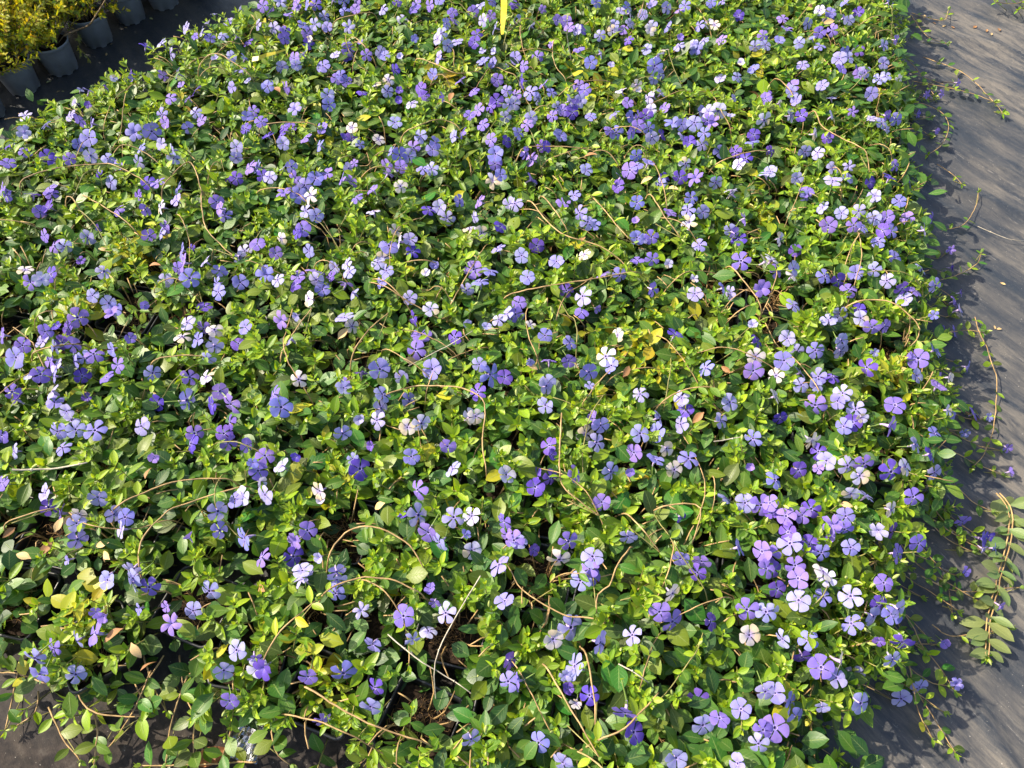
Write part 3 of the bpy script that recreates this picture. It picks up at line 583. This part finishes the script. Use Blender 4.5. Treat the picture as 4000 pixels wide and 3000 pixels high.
RUN_SOIL = ["203 2679,68 2634,-20 2625", "303 2657,312 2729,362 2779,452 2799,574 2797", "732 2639,678 2792,646 2982", "764 2779,750 2996", "904 2856,859 2991", "72 2625,45 2738,20 2860", "190 2761,244 2883,316 2973", "371 2792,380 2860,366 2991", "1000 2975,800 2985,542 2991",
            "590 2620,530 2760,440 2900,380 2960", "1100 2780,1060 2860,1090 2950,1140 2990", "1470 2880,1440 2950,1400 2990", "150 2700,140 2780,60 2840", "560 2560,600 2680,650 2780", "700 2560,720 2700,760 2790", "500 2600,540 2700,600 2770", "860 2580,900 2700,880 2800", "640 2560,560 2680,480 2740"]
def pix(s): return [tuple(float(a) for a in q.split()) for q in s.split(',')]
for s in RUN_BED:
    P = pix(s); pts = []
    for i, p in enumerate(P):
        t = i / (len(P) - 1); pts.append(on_canopy(p[0], p[1], .004 + .012 * math.sin(math.pi * t)))
    add_runner(pts, .00125, .3, .02, ('new', 'mid'), STEM, rnd.random() < .4, True)
for s in RUN_SHEET:
    P = pix(s); pts = []
    for i, p in enumerate(P):
        q = at(p[0], p[1], .016); z = max(ground_z(q.x, q.y) + .006 + .008 * abs(math.sin(i * 1.3)), min(.09, canopy(q.x, q.y) - .01)); pts.append(at(p[0], p[1], z))
    add_runner(pts, .0009, .85, .017, ('old', 'mid', 'old', 'new'))
for s in RUN_SOIL:
    P = pix(s); pts = []
    for i, p in enumerate(P):
        q = at(p[0], p[1], .03); z = max(ground_z(q.x, q.y) + .012 + .01 * abs(math.sin(i * 1.3)), min(.07, canopy(q.x, q.y) - .03)); pts.append(at(p[0], p[1], z))
    add_runner(pts, .0012, .85, .027, ('old', 'mid', 'old'))
# the runner with broad pale leaves lying on the sheet
for dx in (0, 14):
    pts = [at(px + dx, py, .016) for px, py in ((3890, 1926), (3930, 1973), (3942, 2052), (3922, 2170), (3898, 2249), (3877, 2336), (3854, 2431), (3850, 2566))]
    o = add_runner(pts, .0012, .95, .033, ('old', 'mid'))
    for ch in o.children:
        if ch.name.startswith('leaf'): ch.color = (.17 * rnd.uniform(.8, 1.2), .24, .085, 1)
inb = [p for p in plants if .0 < p['p'].y < 2.0]
for _ in range(165):
    pl = rnd.choice(inb); a = rnd.uniform(0, 6.28); p = pl['p'] + Vector((rnd.uniform(-.05, .05), rnd.uniform(-.05, .05))); L = rnd.uniform(.06, .2); pts = []
    bend = rnd.uniform(-1.4, 1.4); hgt = rnd.uniform(.002, .018)
    for i in range(5):
        t = i / 4; q = p.copy(); pts.append(Vector((q.x, q.y, canopy(q.x, q.y) - .02 + (.02 + hgt) * math.sin(math.pi * min(1, t * 1.15 + .1)))))
        a += bend / 4; p = p + Vector((math.cos(a), math.sin(a))) * L / 4
    if any(edge(q.x, q.y)[0] > .04 for q in pts): continue
    add_runner(pts, rnd.uniform(.0008, .0011), .35, .017, ('new', 'mid'), rnd.choice((STEM, STEM, STEMG)), rnd.random() < .5, True)

for q in trailing:
    sdist, out = edge(q.x, q.y); n_ = max(2, int(sdist / .05)); a0 = Vector((q.x - out.x * sdist, q.y - out.y * sdist, .05))
    pts = [a0.lerp(Vector((q.x, q.y, .010)), t) + Vector((rnd.uniform(-.01, .01), rnd.uniform(-.02, .02), 0)) for t in (0, .35, .7)] + [Vector((q.x - .004, q.y, .012))]
    for p in pts[1:]: p.z = max(ground_z(p.x, p.y) + .005, .05 * (1 - (p - a0).length / (sdist + .001)))
    add_runner(pts, .0009, .9, .018, ('mid', 'old', 'new', 'old'))
for i in range(105):
    y = rnd.uniform(.12, 1.75)
    x = 0.
    for xx in range(60):
        if inside(.3 + xx * .015, y): x = .3 + xx * .015
    if x == 0: continue
    a = R(rnd.gauss(-15, 45)); L = rnd.uniform(.05, .15 if i % 3 else .21); bend = rnd.uniform(-1.6, 1.6); p = Vector((x - .02, y)); pts = []
    for j in range(5):
        t = j / 4; z = max(ground_z(p.x, p.y) + .006 + .01 * rnd.random(), (canopy(p.x, p.y) - .02) * (1 - t) ** 1.3); pts.append(Vector((p.x, p.y, z)))
        p = p + Vector((math.cos(a), math.sin(a))) * L / 4; a += bend / 4
    add_runner(pts, rnd.uniform(.0007, .001), .85, rnd.uniform(.013, .021), ('mid', 'old', 'new', 'old'))

for p, size, cl in flower_at:
    sdist, out = edge(p.x, p.y)
    if sdist < -.012 or p.z < .03: continue
    pl = nearest(p)
    for _ in range(3):
        q = p + Vector((rnd.uniform(-.022, .022), rnd.uniform(-.008, .024), rnd.uniform(-.03, -.008)))
        sh = link('shoot', rnd.choice(SHOOTS), pl['o'], Matrix.Translation(q - pl['o'].location) @ basis(Vector((out.x * .6 + rnd.gauss(0, .3), out.y * .6 + rnd.gauss(0, .3), 1))).to_4x4())
        for lev, (zz, L0, kind) in enumerate(((-.010, .02, 'new'), (-.022, .026, 'mid'), (-.036, .03, 'old'))):
            for side in (0, 1):
                add_leaf(sh, Matrix.Translation((0, 0, zz)) @ Matrix.Rotation(lev * 1.57 + side * math.pi + rnd.gauss(0, .3), 4, 'Z') @ Matrix.Rotation(R(rnd.gauss(12, 16)), 4, 'X'), L0 * rnd.uniform(.75, 1.2), kind, q.x, q.y)

# withered leaves still on the plants
for px, py in ((2538, 77), (2285, 610), (2549, 692), (2922, 357), (2601, 741), (3163, 14), (3289, 111), (3260, 81), (583, 1039), (608, 1012), (384, 971), (2271, 944), (2059, 1428), (59, 2060), (244, 2052), (213, 2079), (209, 2115),
               (425, 2119), (429, 2186), (122, 2182), (567, 1870), (1504, 1965), (2854, 1455), (2432, 1473), (1770, 362), (1094, 362), (1320, 1325), (1575, 1405), (480, 2455), (512, 2510), (548, 2620), (1035, 2310), (3280, 1965), (3660, 1935), (2750, 1610)):
    p = on_canopy(px, py, .002); pl = nearest(p)
    link('withered_leaf', rnd.choice(DEADM), pl['o'], Matrix.Translation(p - pl['o'].location) @ Euler((rnd.uniform(-.5, .7), rnd.uniform(-.6, .6), rnd.uniform(0, 6.28))).to_matrix().to_4x4() @ Matrix.Scale(rnd.uniform(.017, .026), 4))

# ------------------------------------------------------------------ labels for the plants
NUM = 'no one two three four five six seven eight nine ten eleven twelve thirteen fourteen fifteen sixteen seventeen eighteen nineteen twenty'.split()
ORD = 'first second third fourth fifth sixth seventh eighth ninth tenth eleventh twelfth thirteenth fourteenth fifteenth sixteenth seventeenth eighteenth nineteenth twentieth twenty-first twenty-second'.split()
rows = {}
for pl in plants:
    d = pl['p'] - O; j = round(d.dot(Vv) / PITCH); rows.setdefault(j, []).append(pl)
jmin = min(rows)
for j, ps in rows.items():
    ps.sort(key=lambda q: -(q['p'] - O).dot(U))
    for i, pl in enumerate(ps):
        f = pl['fl']; blue = f.get('b', 0) + f.get('l', 0); vio = f.get('v', 0) + f.get('d', 0); wh = f.get('w', 0); tot = blue + vio + wh
        if tot == 0: d = 'potted periwinkle without blooms'
        else:
            big = max((blue, 'blue'), (vio, 'violet'), (wh, 'white')); d = f'periwinkle with {NUM[min(20, tot)]} mostly {big[1]} ' + ('flowers' if tot > 1 else 'flower') if tot > 1 and big[0] < tot else f'periwinkle with {NUM[min(20, tot)]} {big[1]} ' + ('flowers' if tot > 1 else 'flower')
        e = pl['o']; tag(e, f'{d}, {ORD[min(21, i)]} pot in from sheeting, {ORD[min(21, j - jmin)]} row from soil edge', 'plant', 'potted periwinkles packed into a bed')

# ------------------------------------------------------------------ golden shrubs in round grey pots
def round_pot():
    n = 64; V, F = [], []
    lev = [(.0425, -1), (.0435, .006), (.0515, .084), (.0520, .0845), (.0522, .088), (.0535, .0885), (.0560, .0975), (.0565, .100), (.0555, .1015), (.0535, .1005), (.0525, .096), (.048, .06)]
    for r, z in lev:
        for a in range(n):
            t = 2 * math.pi * a / n; zz = z if z >= 0 else (.0 if (a // 4) % 2 else .0045)
            V.append((math.cos(t) * r, math.sin(t) * r, zz))
    for j in range(len(lev) - 1):
        for a in range(n): F.append((j * n + a, j * n + (a + 1) % n, (j + 1) * n + (a + 1) % n, (j + 1) * n + a))
    V.append((0, 0, .006)); c0 = len(V) - 1
    for a in range(n): F.append((n + (a + 1) % n, n + a, c0))
    return mesh('pot', V, F, [GREY])
RPOT = round_pot()
def disc_soil():
    V = [(0, 0, .088)]; F = []
    for j, r in enumerate((.018, .036, .0518)):
        for a in range(20): V.append((math.cos(a * .31416) * r, math.sin(a * .31416) * r, .087 + .005 * noise.noise(Vector((a * .9, j * 2.1, 1)))))
    for a in range(20):
        F.append((0, 1 + a, 1 + (a + 1) % 20))
        for j in (0, 1): F.append((1 + j * 20 + a, 21 + j * 20 + a, 21 + j * 20 + (a + 1) % 20, 1 + j * 20 + (a + 1) % 20))
    return mesh('soil', V, F, [SOIL])
RSOIL = disc_soil()
def twig_mesh(seed):                                # grows along +Z from the soil, leaves in pairs
    q = random.Random(seed); b = MB(); L = q.uniform(.14, .23); bx, by = q.uniform(-.06, .06), q.uniform(-.03, .06)
    path = smooth_line([(0, 0, 0), (bx * .3, by * .3, L * .45), (bx, by, L)], .009); b.tube(path, .0016, .0006, 4, 0)
    lines = [(path, .25)]
    for k_ in range(q.randint(3, 5)):
        i = q.randint(len(path) // 4, len(path) - 3); d = Vector((q.uniform(-1, 1), q.uniform(-1, 1), q.uniform(.3, 1))).normalized() * q.uniform(.03, .06)
        sp_ = smooth_line([path[i], path[i] + d * .5, path[i] + d + Vector((0, 0, .008))], .007); b.tube(sp_, .0009, .0004, 3, 0); lines.append((sp_, 0.))
    for pth, st in lines:
        for i in range(int(len(pth) * st) + 1, len(pth)):
            d = (pth[i] - pth[i - 1]).normalized(); B = basis(d).to_4x4(); ph = i * 1.57 + q.uniform(-.3, .3)
            for sd_ in (0, 1):
                V, F, UV = leaf_geo(q.uniform(.008, .0145), q.uniform(.004, .0062), R(18), q.uniform(-.05, .2), rows=3)
                b.add(V, F, Matrix.Translation(pth[i]) @ B @ Matrix.Rotation(ph + sd_ * math.pi, 4, 'Z') @ Matrix.Rotation(R(q.uniform(25, 60)), 4, 'X'), UV, 1)
    return b.build('leafy_twig', [TWIG, GOLD])
TWIGS = [twig_mesh(s) for s in range(14)]
SHRUBS = [(-15, 480, 'grey round pot holding a golden shrub, lowest along the path and half seen'), (120, 375, 'golden leafed shrub in grey pot with bare soil showing at its rim'), (267, 298, 'golden leafed shrub in grey pot with a low twig spilling over the rim'),
          (402, 188, 'shrub in grey pot under a bare arching branch, litter at its foot'), (529, 99, 'shrub in grey pot with a sunlit patch on its flank'), (660, 50, 'shrub in grey pot, last but one along the dark path'), (800, -14, 'shrub in grey pot at the far end of the path row')]
def shrub(c, label, ntw, spread, scale=1.):
    e = link('golden_shrub', None); e.location = (c.x, c.y, ground_z(c.x, c.y) + .001); e.empty_display_size = .02
    tag(e, label, 'shrub', 'golden shrubs in grey pots')
    PS = Matrix.Diagonal((.84, .84, .76, 1)); link('pot', RPOT, e, PS @ Matrix.Rotation(rnd.uniform(0, 6), 4, 'Z')); link('soil', RSOIL, e, PS)
    for _ in range(ntw):
        a = rnd.uniform(0, 6.283); lean = spread * math.sqrt(rnd.random()); r = .022 * rnd.random()
        M = Matrix.Translation((math.cos(a) * r, math.sin(a) * r, .066)) @ Matrix.Rotation(a, 4, 'Z') @ Matrix.Rotation(lean, 4, 'Y') @ Matrix.Rotation(rnd.uniform(0, 6.28), 4, 'Z')
        link('leafy_twig', rnd.choice(TWIGS), e, M @ Matrix.Scale(rnd.uniform(.75, 1.1) * scale, 4))
    return e
cents = []
for px, py, lb in SHRUBS:
    c = at(px, py, 0); v = Vector((c.x, c.y, 0)).normalized(); c = c + v * .036; cents.append(c)
    shrub(c, lb, 34, .9, 1.15)
ax_ = (cents[-1] - cents[0]).normalized(); pr = Vector((-ax_.y, ax_.x, 0))
for i, c in enumerate(cents):
    shrub(c + pr * .135 + ax_ * .04, f'golden shrub in the second pot row, behind the {ORD[i]} grey pot lining the path', 36, .9, 1.3)
    shrub(c + pr * .27, f'unseen golden shrub added for shade, two rows behind the {ORD[i]} pot lining the path', 30, .9, .8)  # third row is out of view, added to keep the path in shade
# the bare arching branch of the third shrub and its trailing green twig
sh2 = [o for o in C.objects if o.name.startswith('golden_shrub')]
def branch(o, pxs, zs, r0, r1):
    pts = [at(px, py, z) - o.location for (px, py), z in zip(pxs, zs)]; b = MB(); b.tube(smooth_line(pts, .01), r0, r1, 6, 0); link('branch', b.build('branch', [TWIG]), o)
branch(sh2[2], ((250, 140), (300, 118), (345, 100), (375, 60), (415, -5)), (.12, .125, .14, .17, .22), .0024, .0013)
for px, py in ((285, 150), (300, 172), (318, 190), (290, 165), (310, 205)):
    link('leafy_twig', TWIGS[3], sh2[2], Matrix.Translation(at(px, py, .085) - sh2[2].location) @ Euler((rnd.uniform(1.5, 2.4), rnd.uniform(-.5, .5), rnd.uniform(0, 6))).to_matrix().to_4x4() @ Matrix.Scale(.22, 4))

# ------------------------------------------------------------------ dry stalks, ribbons, film, fallen leaves
def stalk(pts, label, r=.0009, mat=DRY):
    pts = [Vector(p) for p in pts]; o0 = pts[0].copy(); b = MB(); path = smooth_line([p - o0 for p in pts], .012)
    b.tube([p + Vector((N((p.x, p.y), 50, 3), N((p.x, p.y), 50, 7), 0)) * .001 for p in path], r, r * .7, 5, 0)
    for i in range(2, len(path) - 1, 6): b.tube([path[i] - Vector((0, 0, .001)), path[i] + Vector((0, 0, .0012))], r * 1.5, r * 1.3, 5, 0)
    o = link('dry_stalk', b.build('dry_stalk', [mat])); o.location = o0; tag(o, label, 'stalk', 'dry stalks lying on the bed'); return o
def bedline(s, l0=.01, l1=.01):
    P = pix(s); return [on_canopy(p[0], p[1], l0 + (l1 - l0) * i / (len(P) - 1)) for i, p in enumerate(P)]
stalk(bedline("1877 2250,1787 2399,1714 2539,1696 2639", .014, .012) + [at(1710, 2792, .085)], 'long pale bent straw crossing another straw above an open pot')
stalk(bedline("1515 2478,1646 2585,1741 2639,1841 2707", .016, .006), 'shorter pale straw lying crosswise under the long bent straw')
stalk(bedline("2788 1725,2934 1701", .02, .02), 'straight pale straw beside an orange-yellow leaf')
stalk(bedline("1595 1430,1744 1353,1844 1294", .01, .014), 'thin grey straw above a pair of violet flowers')
stalk(bedline("47 1835,197 1831,339 1807", .014, .012), 'thick tan dead stem lying over dark leaves', .0016)
stalk(bedline("2416 2594,2470 2620,2533 2666", .01, .008), 'short grey twig among broad dark leaves')
p0 = on_canopy(2231, 235, -.01)
def upright(p, px, py):
    r = ray(px, py); t = (p.y - 0) / r.y; return Vector((r.x * t, p.y, CAM_H + r.z * t))
stalk([p0, upright(p0, 2215, 136), upright(p0, 2219, 52)], 'upright pale stalk standing clear above the flowers', .0011)
stalk([at(a, b, .012) for a, b in ((3819, 884), (3938, 933), (4000, 939))], 'pale straw lying flat on the dark sheet', .0008)
stalk([at(a, b, .006) for a, b in ((3535, 340), (3700, 320), (3850, 345))], 'thin brown dead runner lying flat on the sheet near the far end', .0007, TWIG)
k = NT('yellow_plastic'); kc = k.mix(k.ramp(k.noise(k.n('TexCoord').outputs['Object'], 30), .3, .7), (.74, .62, .04), (.80, .72, .12)); k.l(kc, k.b.inputs['Base Color']); k.b.inputs['Roughness'].default_value = .4; k.translucent(kc, .4)
YPL = k.m
def ribbon(cl, ws, side, label, name='yellow_ribbon'):
    V, F = [], []
    for p, w_ in zip(cl, ws):
        for sg, th in ((-1, 0), (1, 0), (1, .0004), (-1, .0004)): V.append(p + side * (w_ * .5 * sg) + Vector((0, th, th)))
    for j in range(len(cl) - 1):
        a = j * 4
        for q_ in range(4): F.append((a + q_, a + (q_ + 1) % 4, a + 4 + (q_ + 1) % 4, a + 4 + q_))
    F += [(3, 2, 1, 0), tuple(len(V) - 4 + i for i in range(4))]
    o0 = cl[0].copy(); o = link(name, mesh(name, [tuple(v - o0) for v in V], F, [YPL], smooth=False)); o.location = o0; tag(o, label, 'ribbon', 'yellow plastic ribbons in the bed')
cl = [on_canopy(px, py, l) for px, py, l in ((1962, 135, .0), (1963, 100, .012), (1967, 60, .02), (1969, 20, .026), (1968, -20, .03), (1966, -50, .03))]
ribbon(cl, (.006, .011, .014, .015, .014, .011), Vector((1, 0, .1)), 'bright yellow plastic strip standing upright among the flowers')
cl = [on_canopy(px, py, l) for px, py, l in ((985, 232, .012), (1010, 228, .018), (1041, 215, .02), (1077, 207, .02), (1118, 194, .012))]
ribbon(cl, (.011, .010, .009, .006, .003), Vector((.1, .8, .45)).normalized(), 'bright yellow plastic scrap lying curled over leaves')
k = NT('clear_film'); gl = k.n('BsdfGlossy'); gl.inputs['Roughness'].default_value = .16; gl.inputs['Color'].default_value = (.7, .74, .8, 1); tr = k.n('BsdfTransparent'); mx = k.n('MixShader'); mx.inputs[0].default_value = .34
k.l(tr.outputs[0], mx.inputs[1]); k.l(gl.outputs[0], mx.inputs[2]); k.l(mx.outputs[0], k.out.inputs[0])
V, F = [], []; n = 15; o0 = at(985, 2865, .012) 
for j in range(n):
    for i in range(n):
        x, y = (i / (n - 1) - .5) * .048, (j / (n - 1) - .5) * .07
        cr_ = .006 * abs(noise.noise(Vector((x * 70 + y * 20, y * 22, 4)))) + .004 * abs(noise.noise(Vector((x * 160, y * 60, 1))))
        V.append((x * .9 + y * .15, y - x * .2, .006 + cr_ + .006 * max(0, abs(i / (n - 1) - .5) * 2 - .7)))
for j in range(n - 1):
    for i in range(n - 1): a = j * n + i; F.append((a, a + 1, a + n + 1, a + n))
o = link('plastic_film', mesh('plastic_film', V, F, [k.m], smooth=False)); o.location = o0; tag(o, 'crumpled clear plastic film lying on bare ground below the pots', 'film')
def fallen(px, py, L, mat, label, group, w=.5, z=.004):
    p = at(px, py, 0); V, F, UV = leaf_geo(L, L * w, R(rnd.uniform(5, 25)), rnd.uniform(-.15, .25), rnd.uniform(-.4, .4), rows=6)
    o = link('fallen_leaf', mesh('fallen_leaf', V, F, [mat], None, UV)); zmin = min(v[2] for v in V)
    o.location = (p.x, p.y, ground_z(p.x, p.y) + z * .5 - zmin); o.rotation_euler = (0, 0, rnd.uniform(0, 6.28)); tag(o, label, 'leaf', group); return o
o = fallen(745, 2985, .058, RUST, 'large rust-red dead leaf on bare ground near clear film', None, .42); o.rotation_euler = (0, 0, R(-72))
PALE = simple('pale_fallen_leaf', (.36, .36, .16), .7, .4, 80)
for a, b in ((762, 490), (920, 488), (412, 617), (452, 706), (852, 704), (500, 815), (535, 795), (1542, 160), (742, 482), (1080, 250), (640, 480), (1330, 185), (960, 398), (600, 505)):
    mt = rnd.choice((PALE, TAN, PALE)); fallen(a / 2.212, b / 2.212, rnd.uniform(.008, .015), mt, f'small {"pale green" if mt is PALE else "tan"} leaf fallen on the dark path beside grey pots', 'small leaves fallen on the dark path')
for a, b in ((1325, 200), (1580, 232), (1765, 252), (1925, 300), (1990, 288), (1440, 228), (1530, 232), (1880, 292)):
    mt = rnd.choice((TAN, BROWN)); fallen(3000 + a / 2.212, b / 2.212, rnd.uniform(.011, .018), mt, f'small dry {"bleached" if mt is TAN else "brown"} leaf fallen on the open sheeting', 'dry leaves fallen on the open sheeting')
for px, py in ((3880, 1275), (3908, 1290), (3993, 2088), (3898, 1113), (1300, 2975), (300, 2880)):
    fallen(px, py, rnd.uniform(.009, .014), TAN, 'bleached leaf scrap lying flat on bare sheet', 'bleached leaf scraps')
# periwinkle trailing in from beyond the sheet
e = link('periwinkle_sprig', None); e.location = at(4030, -20, .004); tag(e, 'green periwinkle sprig reaching in over the far corner of the sheeting', 'plant')
save, plants[:] = plants[:], [dict(o=e, p=Vector((e.location.x, e.location.y)))]
for P in (((4040, -30), (3990, 8), (3935, 14), (3890, 8)), ((4060, -10), (4010, 22), (3975, 40)), ((4060, -40), (4000, -10), (3950, -25))):
    add_runner([at(a, b, .016 + .006 * i) for i, (a, b) in enumerate(P)], .001, 1., .02, ('mid', 'old', 'new'))
plants[:] = save
